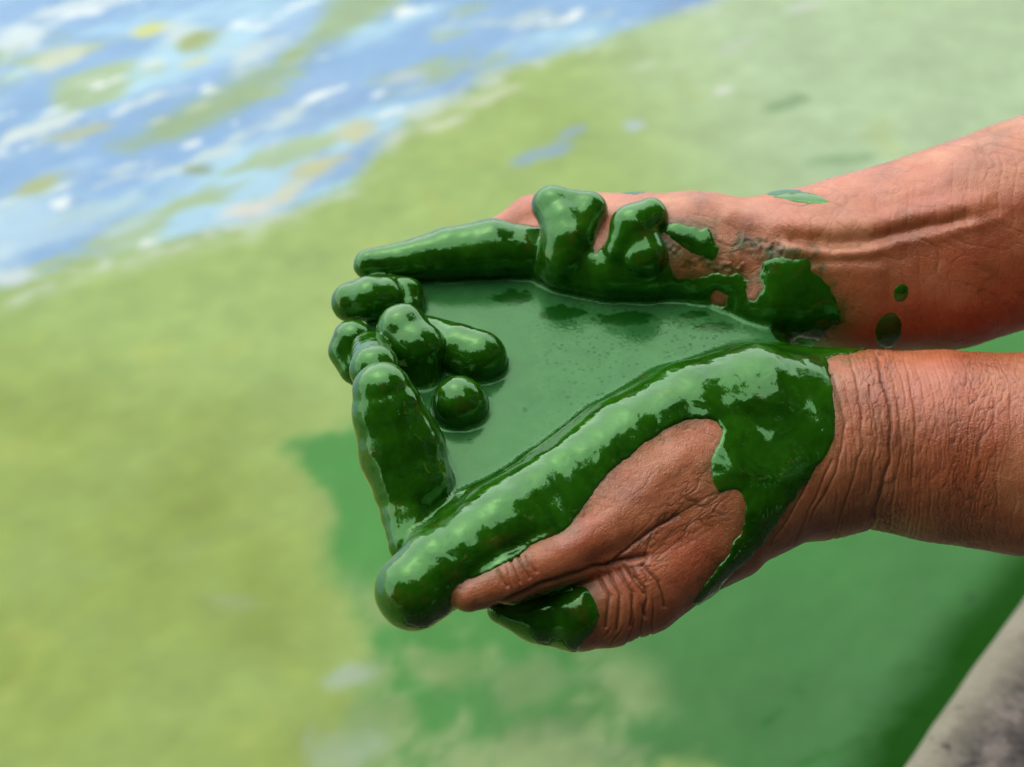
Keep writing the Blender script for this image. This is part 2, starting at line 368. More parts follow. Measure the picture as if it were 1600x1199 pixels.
# ------------------------------------------------------------------ implicit surfaces
def surface_nets(S, org, h):
    nx, ny, nz = S.shape
    ins = S < 0
    mixed = np.zeros((nx - 1, ny - 1, nz - 1), np.uint8)
    for a in (0, 1):
        for b in (0, 1):
            for c in (0, 1): mixed += ins[a:nx - 1 + a, b:ny - 1 + b, c:nz - 1 + c]
    act = (mixed > 0) & (mixed < 8)
    I = np.argwhere(act); idx = np.full(act.shape, -1, np.int32); idx[act] = np.arange(len(I))
    acc = np.zeros((len(I), 3), np.float32); cnt = np.zeros(len(I), np.float32)
    cs = {}
    for a in (0, 1):
        for b in (0, 1):
            for c in (0, 1): cs[a, b, c] = S[I[:, 0] + a, I[:, 1] + b, I[:, 2] + c]
    for p in cs:
        for ax in range(3):
            if p[ax]: continue
            q = list(p); q[ax] = 1; q = tuple(q)
            s0, s1 = cs[p], cs[q]; m = (s0 < 0) != (s1 < 0)
            t = np.where(m, s0 / np.where(m, s0 - s1, 1), 0)
            e = np.tile(np.array(p, np.float32), (len(I), 1)); e[:, ax] += t
            acc += e * m[:, None]; cnt += m
    V = (I + acc / cnt[:, None]) * h + org
    F = []
    for ax in range(3):
        o1, o2 = [(1, 2), (2, 0), (0, 1)][ax]
        sl0 = [slice(1, -1)] * 3; sl1 = [slice(1, -1)] * 3
        sl0[ax] = slice(0, -1); sl1[ax] = slice(1, None)
        A, B = ins[tuple(sl0)], ins[tuple(sl1)]
        E = np.argwhere(A != B); flip = A[E[:, 0], E[:, 1], E[:, 2]]
        off = np.ones(3, int); off[ax] = 0; E = E + off
        def cell(d1, d2):
            C = E.copy(); C[:, o1] -= d1; C[:, o2] -= d2
            return idx[C[:, 0], C[:, 1], C[:, 2]]
        q = np.stack([cell(1, 1), cell(0, 1), cell(0, 0), cell(1, 0)], 1)
        q[~flip] = q[~flip][:, ::-1]; F.append(q)
    F = np.concatenate(F); F = F[(F >= 0).all(1)]
    return V, F

def smin(a, b, k):
    if k <= 0: return np.minimum(a, b)
    hh = np.clip(.5 + .5 * (b - a) / k, 0, 1)
    return b + (a - b) * hh - k * hh * (1 - hh)

def rcone(Pt, a, b, r1, r2):                # distance to a tapered capsule
    ba = b - a; L2 = float(ba @ ba)
    pa = Pt - a
    t = np.clip((pa @ ba) / max(L2, 1e-6), 0, 1)
    d = pa - t[..., None] * ba
    return np.sqrt((d * d).sum(-1)) - (r1 + (r2 - r1) * t)

class Field:
    def __init__(s, lo, hi, h):
        s.lo = np.array(lo, np.float32); s.h = h
        s.n = np.ceil((np.array(hi) - s.lo) / h).astype(int) + 1
    def new(s): return np.full(s.n, 80, np.float32)
    def pts(s, sl):
        ax = [s.lo[i] + s.h * np.arange(sl[i].start, sl[i].stop, dtype=np.float32) for i in range(3)]
        return np.stack(np.meshgrid(*ax, indexing='ij'), -1)
    def box(s, lo, hi):
        a = np.clip(((lo - s.lo) / s.h).astype(int), 0, s.n); b = np.clip(((hi - s.lo) / s.h).astype(int) + 2, 0, s.n)
        return tuple(slice(int(x), int(max(x, y))) for x, y in zip(a, b))
    def add(s, S, chain, k, kin=6):
        """chain: list of (point, radius); round cones blended into S with smoothness k"""
        pts = [np.asarray(c[0], np.float32) for c in chain]; rs = [c[1] for c in chain]; m = max(rs) + k + 28
        lo = np.min(pts, 0) - m; hi = np.max(pts, 0) + m
        sl = s.box(lo, hi)
        if any(x.stop <= x.start for x in sl): return
        T = np.full([x.stop - x.start for x in sl], 80, np.float32)
        segs = list(zip(pts[:-1], pts[1:], rs[:-1], rs[1:])) if len(pts) > 1 else [(pts[0], pts[0] + .01, rs[0], rs[0])]
        for a, b, r1, r2 in segs:
            mm = max(r1, r2) + kin + k + 28
            s2 = s.box(np.minimum(a, b) - mm, np.maximum(a, b) + mm)
            s2 = tuple(slice(max(x.start, y.start), min(x.stop, y.stop)) for x, y in zip(s2, sl))
            if any(x.stop <= x.start for x in s2): continue
            loc = tuple(slice(x.start - y.start, x.stop - y.start) for x, y in zip(s2, sl))
            T[loc] = smin(T[loc], rcone(s.pts(s2), a, b, r1, r2), kin)
        S[sl] = smin(S[sl], T, k)

def ch(*pts):                                # (px, py, depth, radius) seen from the observer's side
    return [(hp(x, y, d), r * (1 + d / FPX)) for x, y, d, r in pts]
def cp(*pts):                                # (px, py, height over the liquid, radius)
    return [(pool_pt(x, y, h), r) for x, y, h, r in pts]

VOX = 3.0
FD = Field((-330, -460, -360), (930, 500, 440), VOX)

ARM_NEAR = ch((1120, 770, -10, 100), (1200, 742, 40, 116), (1275, 712, 70, 133), (1359, 686, 80, 139), (1466, 697, 72, 150), (1600, 710, 60, 158), (1800, 716, 40, 172), (2100, 700, 10, 185), (2600, 640, -80, 200))
ARM_FAR = ch((1080, 398, 245, 92), (1150, 412, 240, 102), (1240, 418, 238, 121), (1338, 414, 240, 141), (1474, 390, 243, 157), (1600, 349, 248, 160), (1800, 285, 255, 172), (2100, 180, 265, 188), (2600, 20, 270, 200))

S_near = FD.new()
for c, k in [
    (ARM_NEAR, 0),
    (ch((1270, 655, 72, 106), (1180, 645, 45, 103), (1080, 660, 12, 90), (980, 705, -40, 80), (880, 768, -100, 69), (845, 790, -126, 66), (790, 826, -160, 69), (735, 862, -193, 63), (690, 892, -217, 63), (647, 923, -236, 57)), 34),
    (ch((1160, 780, 0, 100), (1060, 800, -55, 88), (985, 830, -110, 72), (920, 856, -150, 54)), 34),
    (ch((1090, 725, -30, 82), (1000, 765, -78, 68), (925, 806, -125, 56), (865, 838, -165, 46)), 30),
    (ch((960, 838, -140, 52), (905, 860, -172, 48), (850, 882, -200, 43), (795, 905, -228, 38), (732, 929, -252, 28)), 10),
    (ch((1120, 820, -20, 95), (1070, 852, -60, 86), (995, 912, -110, 82), (945, 942, -135, 70), (905, 958, -150, 59), (845, 958, -150, 44), (785, 944, -150, 26)), 9),
    (cp((1190, 640, -70, 60), (1000, 680, -80, 60), (800, 760, -75, 55), (690, 800, -55, 45)), 20),
    (cp((1190, 590, -85, 55), (950, 620, -95, 60), (720, 690, -80, 55)), 20),
]: FD.add(S_near, c, k)

S_far = FD.new()
for c, k in [
    (ARM_FAR, 0),
    (ch((1090, 392, 245, 90), (1000, 388, 245, 82), (920, 398, 250, 66), (850, 400, 250, 52)), 26),
    (ch((1000, 362, 280, 58), (915, 350, 300, 50), (834, 352, 300, 47), (790, 368, 290, 34)), 24),
    (ch((1145, 462, 185, 34), (1195, 462, 176, 56), (1248, 464, 182, 57), (1300, 480, 215, 50)), 14),
    (ch((1060, 415, 195, 44), (1010, 422, 192, 49), (950, 420, 192, 49), (885, 410, 200, 44)), 16),
    # tendons of the wrist
    (ch((1236, 378, 150, 14), (1300, 372, 132, 13), (1400, 362, 112, 14), (1520, 340, 104, 16), (1660, 300, 110, 18)), 24),
    (ch((1270, 402, 130, 9), (1330, 400, 118, 9), (1430, 392, 102, 10), (1500, 380, 104, 8)), 18),
    (ch((1100, 330, 190, 16), (1140, 345, 165, 14), (1220, 362, 150, 12)), 26),
    (cp((1190, 520, -75, 60), (950, 510, -85, 62), (700, 540, -80, 56)), 20),
    (cp((1180, 560, -85, 55), (950, 570, -95, 60), (690, 610, -85, 55)), 20),
]: FD.add(S_far, c, k)

S_dig = FD.new()                             # fingers wholly under slime
for c, k in [
    (ch((577, 414, 200, 22), (632, 408, 208, 27), (700, 398, 216, 38), (770, 389, 222, 43), (815, 394, 226, 39), (880, 400, 240, 40)), 0),
    (ch((863, 322, 200, 29), (920, 328, 192, 24), (892, 374, 172, 36), (863, 322, 200, 29)), 4), (ch((884, 350, 182, 34), (884, 400, 176, 38)), 8),
    (ch((1016, 338, 160, 26), (988, 354, 150, 31), (966, 392, 146, 20)), 1), (ch((992, 362, 156, 28), (1004, 398, 150, 36)), 8),
    (ch((549, 472, 140, 29), (578, 467, 132, 32), (600, 464, 140, 28)), 2),
    (ch((590, 452, 185, 22), (634, 462, 165, 25), (640, 480, 150, 20)), 3),
    (ch((552, 532, 92, 31), (544, 548, 92, 27), (556, 575, 80, 24)), 3),
    (ch((612, 545, 90, 30), (630, 517, 58, 38), (652, 545, 44, 41), (662, 600, 60, 26)), 2),
    (ch((660, 525, 115, 30), (715, 546, 72, 36), (750, 559, 58, 39)), 2),
    (ch((716, 650, 50, 30), (717, 634, 10, 38), (718, 631, -12, 41)), 2),
    (ch((578, 548, 20, 27), (586, 578, -62, 36)), 2),
    (ch((598, 612, -120, 44), (607, 645, -114, 54), (628, 706, -106, 65), (643, 756, -116, 59), (641, 800, -132, 42), (642, 850, -160, 32)), 5), (ch((612, 640, -60, 46), (634, 720, -70, 55), (644, 780, -90, 45)), 10),
    (cp((580, 520, -40, 36), (600, 620, -45, 42), (640, 740, -45, 42), (670, 800, -50, 40)), 10),
    (cp((600, 440, -35, 30), (700, 450, -60, 45), (850, 450, -70, 50)), 10),
]: FD.add(S_dig, c, k)

# ---- slime coverage, traced as outlines on the hands
MS = 2.0
mx = np.arange(440, 1780, MS, dtype=np.float32); my = np.arange(240, 1080, MS, dtype=np.float32)
MX, MY = np.meshgrid(mx, my, indexing='ij')
PN = np.stack([MX, MY, 0 * MX], -1).reshape(-1, 3)
def jag(amp, s, seed): return (amp * fbm(PN, s, 4, seed, .6)).reshape(MX.shape)
NEAR_POLY = [(560, 900), (600, 830), (700, 760), (830, 690), (960, 590), (1080, 520), (1200, 500), (1300, 515), (1372, 540), (1335, 552), (1290, 560), (1297, 600), (1303, 640), (1306, 680), (1290, 712), (1262, 750), (1234, 782), (1205, 830), (1175, 868), (1140, 900), (1112, 937), (1094, 950), (1078, 944), (1095, 922), (1109, 905), (1140, 865), (1159, 829), (1167, 785), (1158, 768), (1146, 764), (1125, 768), (1114, 752), (1112, 722), (1122, 695), (1128, 674), (1118, 660), (1100, 655), (1075, 656), (1038, 670), (1004, 691), (963, 728), (925, 768), (905, 800), (880, 833), (830, 850), (797, 875), (730, 905), (709, 921), (701, 942), (704, 962), (690, 1010), (600, 1010), (560, 960)]
KNUCK_POLY = [(700, 975), (760, 956), (800, 946), (850, 926), (890, 912), (918, 914), (930, 934), (936, 960), (925, 985), (910, 1002), (900, 1030), (800, 1020), (740, 985)]
FAR_POLY = [(835, 375), (850, 378), (880, 380), (926, 384), (932, 394), (940, 386), (985, 350), (1040, 348), (1085, 358), (1112, 362), (1122, 378), (1120, 400), (1105, 408), (1085, 398), (1060, 380), (1035, 362), (1022, 362), (1035, 385), (1048, 420), (1062, 432), (1085, 430), (1125, 432), (1150, 430), (1185, 440), (1188, 410), (1215, 402), (1262, 402), (1280, 425), (1297, 450), (1308, 480), (1316, 503), (1300, 520), (1240, 570), (820, 570), (800, 450)]
def ell(cx, cy, rx, ry, ang):
    a = math.radians(ang); dx, dy = MX - cx, MY - cy
    u = dx * math.cos(a) + dy * math.sin(a); v = -dx * math.sin(a) + dy * math.cos(a)
    return (1 - np.sqrt((u / rx) ** 2 + (v / ry) ** 2)) * min(rx, ry)
DROPS = [(1240, 306, 54, 9, 10), (986, 297, 27, 7, 3), (1408, 458, 12, 15, 20), (1388, 516, 21, 29, 15)]
m_near = np.maximum(poly_sd(NEAR_POLY, MX, MY), poly_sd(KNUCK_POLY, MX, MY)) + jag(7, 34, 5)
m_far = poly_sd(FAR_POLY, MX, MY) + jag(12, 26, 8)
for (hx, hy, rx, ry, an) in [(1124, 469, 15, 13, 0), (1178, 452, 12, 18, 20)]:
    m_far = np.minimum(m_far, -ell(hx, hy, rx, ry, an) * 1.2 + jag(9, 14, 9))
m_film = m_far.copy()
for d in DROPS: m_far = np.maximum(m_far, ell(*d) + jag(1.5, 12, 10))
def lookup(img, px, py):
    x = np.clip((px - mx[0]) / MS, 0, len(mx) - 1.01); y = np.clip((py - my[0]) / MS, 0, len(my) - 1.01)
    i, j = x.astype(int), y.astype(int); fx, fy = x - i, y - j
    return img[i, j] * (1 - fx) * (1 - fy) + img[i + 1, j] * fx * (1 - fy) + img[i, j + 1] * (1 - fx) * fy + img[i + 1, j + 1] * fx * fy

def coat_of(S, mimg, T, seed):
    """slime skin over S: thick where the mask is positive, sunk beneath the skin elsewhere"""
    out = S + 8.0
    I = np.argwhere(np.abs(S) < 20); Q = FD.lo + I * VOX
    lump = 2.6 * fbm(Q, 48, 3, seed)
    if mimg is None: t = T + lump
    else:
        px, py = to_px(Q); mm = lookup(mimg, px, py)
        t = np.where(mm > 0, (T + lump) * np.clip(mm / 30, 0, 1) ** .6, 0) - np.clip(-mm * 1.2, 0, 8)
    out[I[:, 0], I[:, 1], I[:, 2]] = S[I[:, 0], I[:, 1], I[:, 2]] - t
    return out
C_near = coat_of(S_near, m_near, 5.0, 3); C_far = coat_of(S_far, m_far, 4.5, 4); C_dig = coat_of(S_dig, None, 3.4, 6)
S_body = smin(smin(S_near, S_far, 3), S_dig, 4)
A_coat = smin(smin(C_near, C_dig, 5), C_far, 5)
# ---- liquid level
POOL_POLY = [(655, 835), (640, 760), (615, 650), (585, 560), (570, 480), (595, 430), (660, 420), (850, 410), (1000, 430), (1100, 430), (1160, 455), (1200, 510), (1230, 550), (1180, 580), (1100, 600), (1000, 655), (900, 735), (800, 805), (700, 850)]
full = tuple(slice(0, n) for n in FD.n)
pl = np.array([pool_pt(x, y, 0)[:2] for x, y in POOL_POLY])
ax = [FD.lo[i] + VOX * np.arange(FD.n[i], dtype=np.float32) for i in range(3)]
VV, WW = np.meshgrid(ax[1], ax[2], indexing='ij'); HH = (VV - POOL_V) * CS - WW * SN
# coordinate along the level: project each (v,w) down to the plane, where v' = v - H*CS
VP = VV - HH * CS
UU = np.repeat(ax[0][:, None, None], len(ax[1]), 1)
vt = np.arange(-320, 320, 3, dtype=np.float32); TU, TV = np.meshgrid(ax[0], vt, indexing='ij')
PSD = poly_sd(pl, TU, TV)
jx = np.clip(((VP + 320) / 3), 0, len(vt) - 1.01); j0 = jx.astype(int); fj = (jx - j0).astype(np.float32)
reg = PSD[:, j0] * (1 - fj) + PSD[:, j0 + 1] * fj
S_pool = np.maximum(np.maximum(HH[None], -60 - HH[None]), -reg)
A_all = smin(A_coat, smin(S_pool, C_near + 4, 46), 11)
del reg, S_pool

# ---- skin mesh
V, F = surface_nets(S_body, FD.lo, VOX)
def grid_normals(S, V):
    G = (V - FD.lo) / VOX; I = np.clip(np.round(G).astype(int), 1, FD.n - 2)
    g = np.stack([S[I[:, 0] + 1, I[:, 1], I[:, 2]] - S[I[:, 0] - 1, I[:, 1], I[:, 2]], S[I[:, 0], I[:, 1] + 1, I[:, 2]] - S[I[:, 0], I[:, 1] - 1, I[:, 2]], S[I[:, 0], I[:, 1], I[:, 2] + 1] - S[I[:, 0], I[:, 1], I[:, 2] - 1]], -1)
    return g / (np.linalg.norm(g, axis=1, keepdims=True) + 1e-6)
def sample(S, V):
    I = np.clip(np.round((V - FD.lo) / VOX).astype(int), 0, FD.n - 1); return S[I[:, 0], I[:, 1], I[:, 2]]
def fix_faces(V, F, Nn):
    a, b, c = V[F[:, 0]], V[F[:, 1]], V[F[:, 2]]
    s = (np.cross(b - a, c - a) * Nn[F[:, 0]]).sum(1)
    return F if (s > 0).mean() > .5 else F[:, ::-1]
def relax(V, F, it, lam=.5):
    e = np.concatenate([F[:, [0, 1]], F[:, [1, 2]], F[:, [2, 3]], F[:, [3, 0]]]); n = len(V)
    deg = np.bincount(e[:, 0], minlength=n) + np.bincount(e[:, 1], minlength=n)
    for k in range(it):
        acc = np.stack([np.bincount(e[:, 0], V[e[:, 1], i], n) + np.bincount(e[:, 1], V[e[:, 0], i], n) for i in range(3)], 1)
        V = V + (lam if k % 2 == 0 else -lam * 1.03) * (acc / np.maximum(deg, 1)[:, None] - V)
    return V
def subdivide(V, F):
    n = len(V); e = np.concatenate([F[:, [0, 1]], F[:, [1, 2]], F[:, [2, 3]], F[:, [3, 0]]]); e.sort(1)
    key = e[:, 0].astype(np.int64) * n + e[:, 1]; u, inv = np.unique(key, return_inverse=True)
    ev = .5 * (V[u // n] + V[u % n]); fv = V[F].mean(1)
    m = len(F); E = [n + inv[i * m:(i + 1) * m] for i in range(4)]; C = n + len(u) + np.arange(m)
    F2 = np.concatenate([np.c_[F[:, 0], E[0], C, E[3]], np.c_[F[:, 1], E[1], C, E[0]], np.c_[F[:, 2], E[2], C, E[1]], np.c_[F[:, 3], E[3], C, E[2]]])
    return np.concatenate([V, ev, fv]).astype(np.float32), F2
V = relax(V, F, 4)
# keep skin that can matter: drop what lies deep under slime
hid = sample(A_all, V) < -2.6
F = F[~hid[F].all(1)]
use = np.unique(F); rm = np.full(len(V), -1); rm[use] = np.arange(len(use)); V = V[use]; F = rm[F]
V, F = subdivide(V, F); V = relax(V, F, 2)
Nn = grid_normals(S_body, V)
px, py = to_px(V); isnear = sample(S_near, V) < sample(S_far, V) + 2
folds_and_mud = np.zeros(len(V), np.float32); disp = np.zeros(len(V), np.float32)
WOB1 = vnoise(V, 24, 77); WOB2 = vnoise(V, 24, 78)
def groove(pts, width, depth, sel, darken=.8, wob=3):
    global disp, folds_and_mud
    d = line_d(pts, px + wob * WOB1, py + wob * WOB2); g = np.exp(-(d / width) ** 2) * sel
    disp -= depth * g; folds_and_mud = np.maximum(folds_and_mud, darken * np.exp(-(d / (width * .55)) ** 2) * sel)
front = (Nn[:, 2] < .25).astype(np.float32)
nsel = isnear * front; fsel = (~isnear) * front
def wrinkles(coord, lam, amp, wgt, darken, seed, sharp=3.0):
    """ridged folds along lines of equal coord"""
    global disp, folds_and_mud
    k = np.nonzero(wgt > .01)[0]; Vk = V[k]
    c = coord[k] + lam * .55 * fbm(Vk, 70, 3, seed)
    f = np.abs(((c / lam) % 1) - .5) * 2              # 1 at fold
    wv = np.clip(.55 + .9 * vnoise(Vk, 38, seed + 5), 0, 1) * wgt[k]
    disp[k] -= amp * f ** (sharp * 2) * wv; folds_and_mud[k] = np.maximum(folds_and_mud[k], darken * f ** (sharp * 4) * wv)
# wrist folds running round the near arm
bow = px + 18 * ((py - 690) / 140) ** 2 - 10 * ((py - 690) / 140)
wz = sstep(1270, 1310, px) * (1 - sstep(1400, 1560, px)) * nsel
wrinkles(bow, 15, 1.5, wz, .42, 101); wrinkles(bow * 1.1, 8, .9, wz, .32, 111)
wrinkles(bow, 26, 1.4, nsel * sstep(1450, 1550, px) * .6, .2, 121)
for pts, wd, dp, dr in [([(1372, 560), (1392, 640), (1388, 720), (1372, 790), (1360, 835)], 3.2, 3.4, .75), ([(1330, 560), (1345, 620), (1348, 700), (1322, 790), (1300, 850)], 2.2, 1.8, .5), ([(1300, 585), (1322, 660), (1308, 740), (1262, 820)], 2.2, 1.8, .45),
        ([(1270, 735), (1240, 800), (1205, 850)], 2.2, 2, .5), ([(1420, 580), (1432, 660), (1425, 760)], 2, 1.4, .35), ([(1300, 720), (1270, 790), (1240, 850)], 2, 1.8, .45), ([(1360, 600), (1370, 680), (1360, 770)], 2, 1.6, .4), ([(1402, 620), (1410, 700), (1392, 800)], 2, 1.5, .4)]: groove(pts, wd, dp, nsel, dr, 3)
# creases of the bent knuckle and the finger above it
groove([(770, 948), (838, 917), (897, 896), (955, 882), (1010, 868)], 4, 5, nsel, .9)
groove([(955, 882), (985, 860), (1020, 830), (1062, 805)], 3, 3.5, nsel, .6); groove([(975, 885), (992, 905), (1005, 930)], 3, 3.5, nsel, .7)
for q in ([(776, 893), (792, 916)], [(798, 874), (812, 908)], [(812, 870), (828, 902)], [(824, 868), (838, 893)]): groove(q, 2.6, 2.4, nsel, .6, 2)
for q in ([(938, 902), (950, 932), (946, 980)], [(952, 896), (968, 930), (964, 985)], [(968, 890), (988, 925), (986, 978)], [(986, 888), (1008, 920), (1010, 965)], [(1006, 884), (1032, 912), (1040, 950)]): groove(q, 3, 3.2, nsel, .8, 4)
rk = np.sqrt((px - 905) ** 2 + ((py - 955) * .95) ** 2)
kz = sstep(36, 50, rk) * (1 - sstep(105, 140, rk)) * sstep(925, 950, px) * sstep(880, 896, py) * nsel
wrinkles(rk, 17, 4.0, kz, .95, 131); wrinkles(rk, 7, 1.2, kz, .6, 133)
al = (px - 728) * .92 - (py - 931) * .39          # along the bare finger
fz = sstep(55, 70, al) * (1 - sstep(110, 150, al)) * nsel * sstep(840, 880, py + (px - 780) * .45)
wrinkles(al + .15 * (py - 900), 12, 1.8, fz, .55, 141)
hz = sstep(960, 1000, px) * (1 - sstep(1120, 1165, px)) * sstep(700, 760, py) * (1 - sstep(900, 950, py)) * nsel
def crazing(wgt, s, amp, darken, ang, stretch, seed):
    global disp, folds_and_mud
    k = np.nonzero(wgt > .01)[0]; a = math.radians(ang); x, y = px[k], py[k]
    Q = np.stack([(x * math.cos(a) + y * math.sin(a)) / stretch, -x * math.sin(a) + y * math.cos(a), V[k, 2] * .3], 1)
    Q = Q + 6 * np.stack([vnoise(Q, 30, seed + 9), vnoise(Q, 30, seed + 8), 0 * x], 1)
    r = np.maximum((1 - np.abs(vnoise(Q, s, seed))) ** 9, .7 * (1 - np.abs(vnoise(Q, s * .6, seed + 1))) ** 9) * wgt[k] * np.clip(.5 + vnoise(Q, 50, seed + 3), 0, 1)
    disp[k] -= amp * r; folds_and_mud[k] = np.maximum(folds_and_mud[k], darken * r)
crazing(hz, 9, 1.5, .75, -38, 3.5, 151); crazing(nsel * (px < 1240) * .6, 14, 1.0, .25, 30, 2, 155)
crazing(sstep(1300, 1390, px) * (1 - .6 * sstep(1500, 1600, px)) * nsel, 6, 1.7, .75, 100, 7, 157); crazing(sstep(1290, 1340, px) * nsel * .7, 9, 1.2, .5, 84, 5, 158)
crazing(fsel * sstep(1060, 1100, px), 22, 1.2, .3, 20, 2, 159)
# soft bones and hollows on the back of the near hand
disp += nsel * 4 * np.exp(-(line_d([(900, 850), (980, 790), (1060, 720)], px, py) / 24) ** 2)
disp -= nsel * 5 * np.exp(-(line_d([(930, 880), (1010, 840), (1080, 800)], px, py) / 16) ** 2)
# far wrist: hollow between the tendons, folds at the heel of the hand
def ridge(pts, width, amp, sel):
    global disp
    d = line_d(pts, px + 3 * WOB1, py + 3 * WOB2); disp += amp * np.exp(-(d / width) ** 2) * sel
ridge([(1215, 352), (1290, 356), (1360, 350), (1440, 335), (1530, 318)], 18, 6, fsel); ridge([(1240, 374), (1300, 382), (1350, 378), (1430, 358), (1510, 340)], 11, -6, fsel)
ridge([(1235, 392), (1300, 396), (1370, 390), (1470, 366), (1560, 345)], 13, 4.5, fsel); ridge([(1255, 408), (1310, 410), (1370, 406)], 8, -1.5, fsel); ridge([(1255, 420), (1320, 422), (1380, 420)], 10, 1.5, fsel)
groove([(1235, 378), (1300, 387), (1345, 383)], 2.5, 1.5, fsel, .5)
wrinkles(px * .9 - py * .5, 20, .6, fsel * sstep(1060, 1100, px) * (1 - sstep(1240, 1330, px)), .3, 161)
wrinkles(px, 24, .9, fsel * sstep(1300, 1400, px) * .8, .15, 171)
# mud in the hollow of the far palm
mud = np.maximum(np.exp(-(line_d([(1150, 372), (1200, 388), (1240, 398)], px, py) / 17) ** 2), np.exp(-(line_d([(1050, 390), (1085, 410), (1150, 420)], px, py) / 18) ** 2)) * fsel
mudn = sstep(.05, .4, fbm(V, 16, 4, 181) + .35 * mud - .1) * mud
folds_and_mud = np.maximum(folds_and_mud, .85 * mudn); disp += 2.5 * mudn * vnoise(V, 7, 182)
disp += .8 * fbm(V, 30, 3, 191)
mk = np.where(isnear, lookup(m_near, px, py), lookup(m_film, px, py))
film = sstep(-26, 4, mk + 20 * fbm(V, 18, 4, 211, .65)) * np.where(isnear, .6, .85)
zone = np.exp(-(line_d([(1040, 385), (1090, 410), (1150, 425)], px, py) / 26) ** 2) + np.exp(-(line_d([(1150, 375), (1200, 392), (1260, 402)], px, py) / 20) ** 2)
film = np.maximum(film, (~isnear) * .9 * sstep(.0, .35, fbm(V, 15, 4, 213, .65) + .8 * zone - .50))
keep = sample(A_all, V) < -4                      # under slime: leave the skin where it is
disp[keep] = np.minimum(disp[keep], 0)
V = V + Nn * disp[:, None]
F = fix_faces(V, F, Nn)

# ------------------------------------------------------------------ the person: arms run on to a crouching body on the bank
def coarse_net(chains, lo, hi, h):
    f = Field(lo, hi, h); S = f.new()
    for c, k in chains: f.add(S, c, k, k if k else 6)
    v, q = surface_nets(S, f.lo, h); v = relax(v, q, 6)
    G = (v - f.lo) / h; I = np.clip(np.round(G).astype(int), 1, f.n - 2)
    g = np.stack([S[I[:, 0] + 1, I[:, 1], I[:, 2]] - S[I[:, 0] - 1, I[:, 1], I[:, 2]], S[I[:, 0], I[:, 1] + 1, I[:, 2]] - S[I[:, 0], I[:, 1] - 1, I[:, 2]], S[I[:, 0], I[:, 1], I[:, 2] + 1] - S[I[:, 0], I[:, 1], I[:, 2] - 1]], -1)
    return v, fix_faces(v, q, g)
arm_v, arm_f = coarse_net([(ARM_NEAR[4:], 0), (ARM_FAR[4:], 0)], (890, -700, -400), (2500, 900, 700), 12)
okf = arm_v[arm_f][:, :, 0].min(1) > 900
arm_f = arm_f[okf]
VW = np.concatenate([to_world(V), to_world(arm_v)]); FA = np.concatenate([F, arm_f + len(V)])
elbows = [to_world(ARM_NEAR[-1][0]), to_world(ARM_FAR[-1][0])]
# torso frame in centimetres-like units: world metres * 1000 for the same solver
MM = 1000.0
def wp(x, y, z, r): return (np.array([x, y, z], np.float32) * MM, r * MM)
e1, e2 = elbows
base = BANK_H
sh1 = np.array([.72, -.30, .86]); sh2 = np.array([.88, .06, .88]); pel = np.array([1.02, -.18, .40]); neck = np.array([.80, -.13, .93]); head = np.array([.72, -.13, 1.06])
shirt_ch = [([wp(*pel, .15), wp(*(pel * .45 + neck * .55 + np.array([.05, 0, 0])), .15), wp(*(neck - np.array([-.02, 0, .06])), .11)], 0),
            ([wp(*sh1, .065), wp(*(neck - np.array([-.02, 0, .05])), .085), wp(*sh2, .065)], 60),
            ([wp(*sh1, .068), wp(*((sh1 + e1) / 2), .06), wp(*(e1 * .85 + sh1 * .15), .055)], 30), ([wp(*sh2, .068), wp(*((sh2 + e2) / 2), .06), wp(*(e2 * .85 + sh2 * .15), .055)], 30)]
sv, sf = coarse_net(shirt_ch, (300, -700, 150), (1400, 500, 1300), 14); 
k1 = np.array([.80, -.42, .52]); k2 = np.array([.96, .12, .52]); a1 = np.array([1.02, -.40, base + .08]); a2 = np.array([1.16, .04, base + .08])
pant_ch = [([wp(*pel, .14), wp(*(pel + np.array([.02, .04, .02])), .14)], 0)] + [([wp(*(pel + d), .10), wp(*k, .072)], 40) for d, k in ((np.array([0, -.08, -.02]), k1), (np.array([0, .08, -.02]), k2))] + [([wp(*k, .07), wp(*a, .05)], 20) for k, a in ((k1, a1), (k2, a2))]
pv, pf = coarse_net(pant_ch, (500, -800, -50), (1500, 500, 800), 14)
shoe_ch = [([wp(*(a + np.array([.02, 0, -.03])), .042), wp(*(a + np.array([-.13, .0, -.045])), .034), wp(*(a + np.array([-.17, .0, -.048])), .028)], 10) for a in (a1, a2)]
hv, hf = coarse_net(shoe_ch, (600, -700, -80), (1400, 400, 300), 8)
hv[:, 2] = np.maximum(hv[:, 2], (base + .002) * MM)
def hd(x, y, z, r): return wp(*(head + np.array([x, y, z])), r)
head_ch = [([wp(*(neck + np.array([0, 0, -.04])), .055), hd(.03, 0, -.06, .055)], 0), ([hd(.02, 0, .03, .088), hd(-.015, 0, .02, .08)], 20), ([hd(-.03, 0, -.03, .062), hd(-.052, 0, -.075, .038)], 25),
           ([hd(-.10, 0, .015, .008), hd(-.118, 0, -.018, .012)], 8), ([hd(-.083, -.03, .03, .012), hd(-.083, .03, .03, .012)], 10), ([hd(-.088, -.02, -.05, .007), hd(-.088, .02, -.05, .007)], 5)] + \
          [([hd(.0, s * .084, .015, .013), hd(.005, s * .086, -.02, .009)], 4) for s in (-1, 1)]
fv_, ff_ = coarse_net(head_ch, (540, -260, 830), (880, 10, 1220), 5)
hair_ch = [([hd(.03, 0, .05, .088), hd(.0, 0, .06, .083), hd(.05, 0, .01, .08)], 10)]
rv, rf = coarse_net(hair_ch, (540, -260, 830), (900, 10, 1240), 6)
body_V = np.concatenate([VW, fv_ / MM]); body_F = np.concatenate([FA, ff_ + len(VW)])
me = make_mesh('person', body_V, body_F)
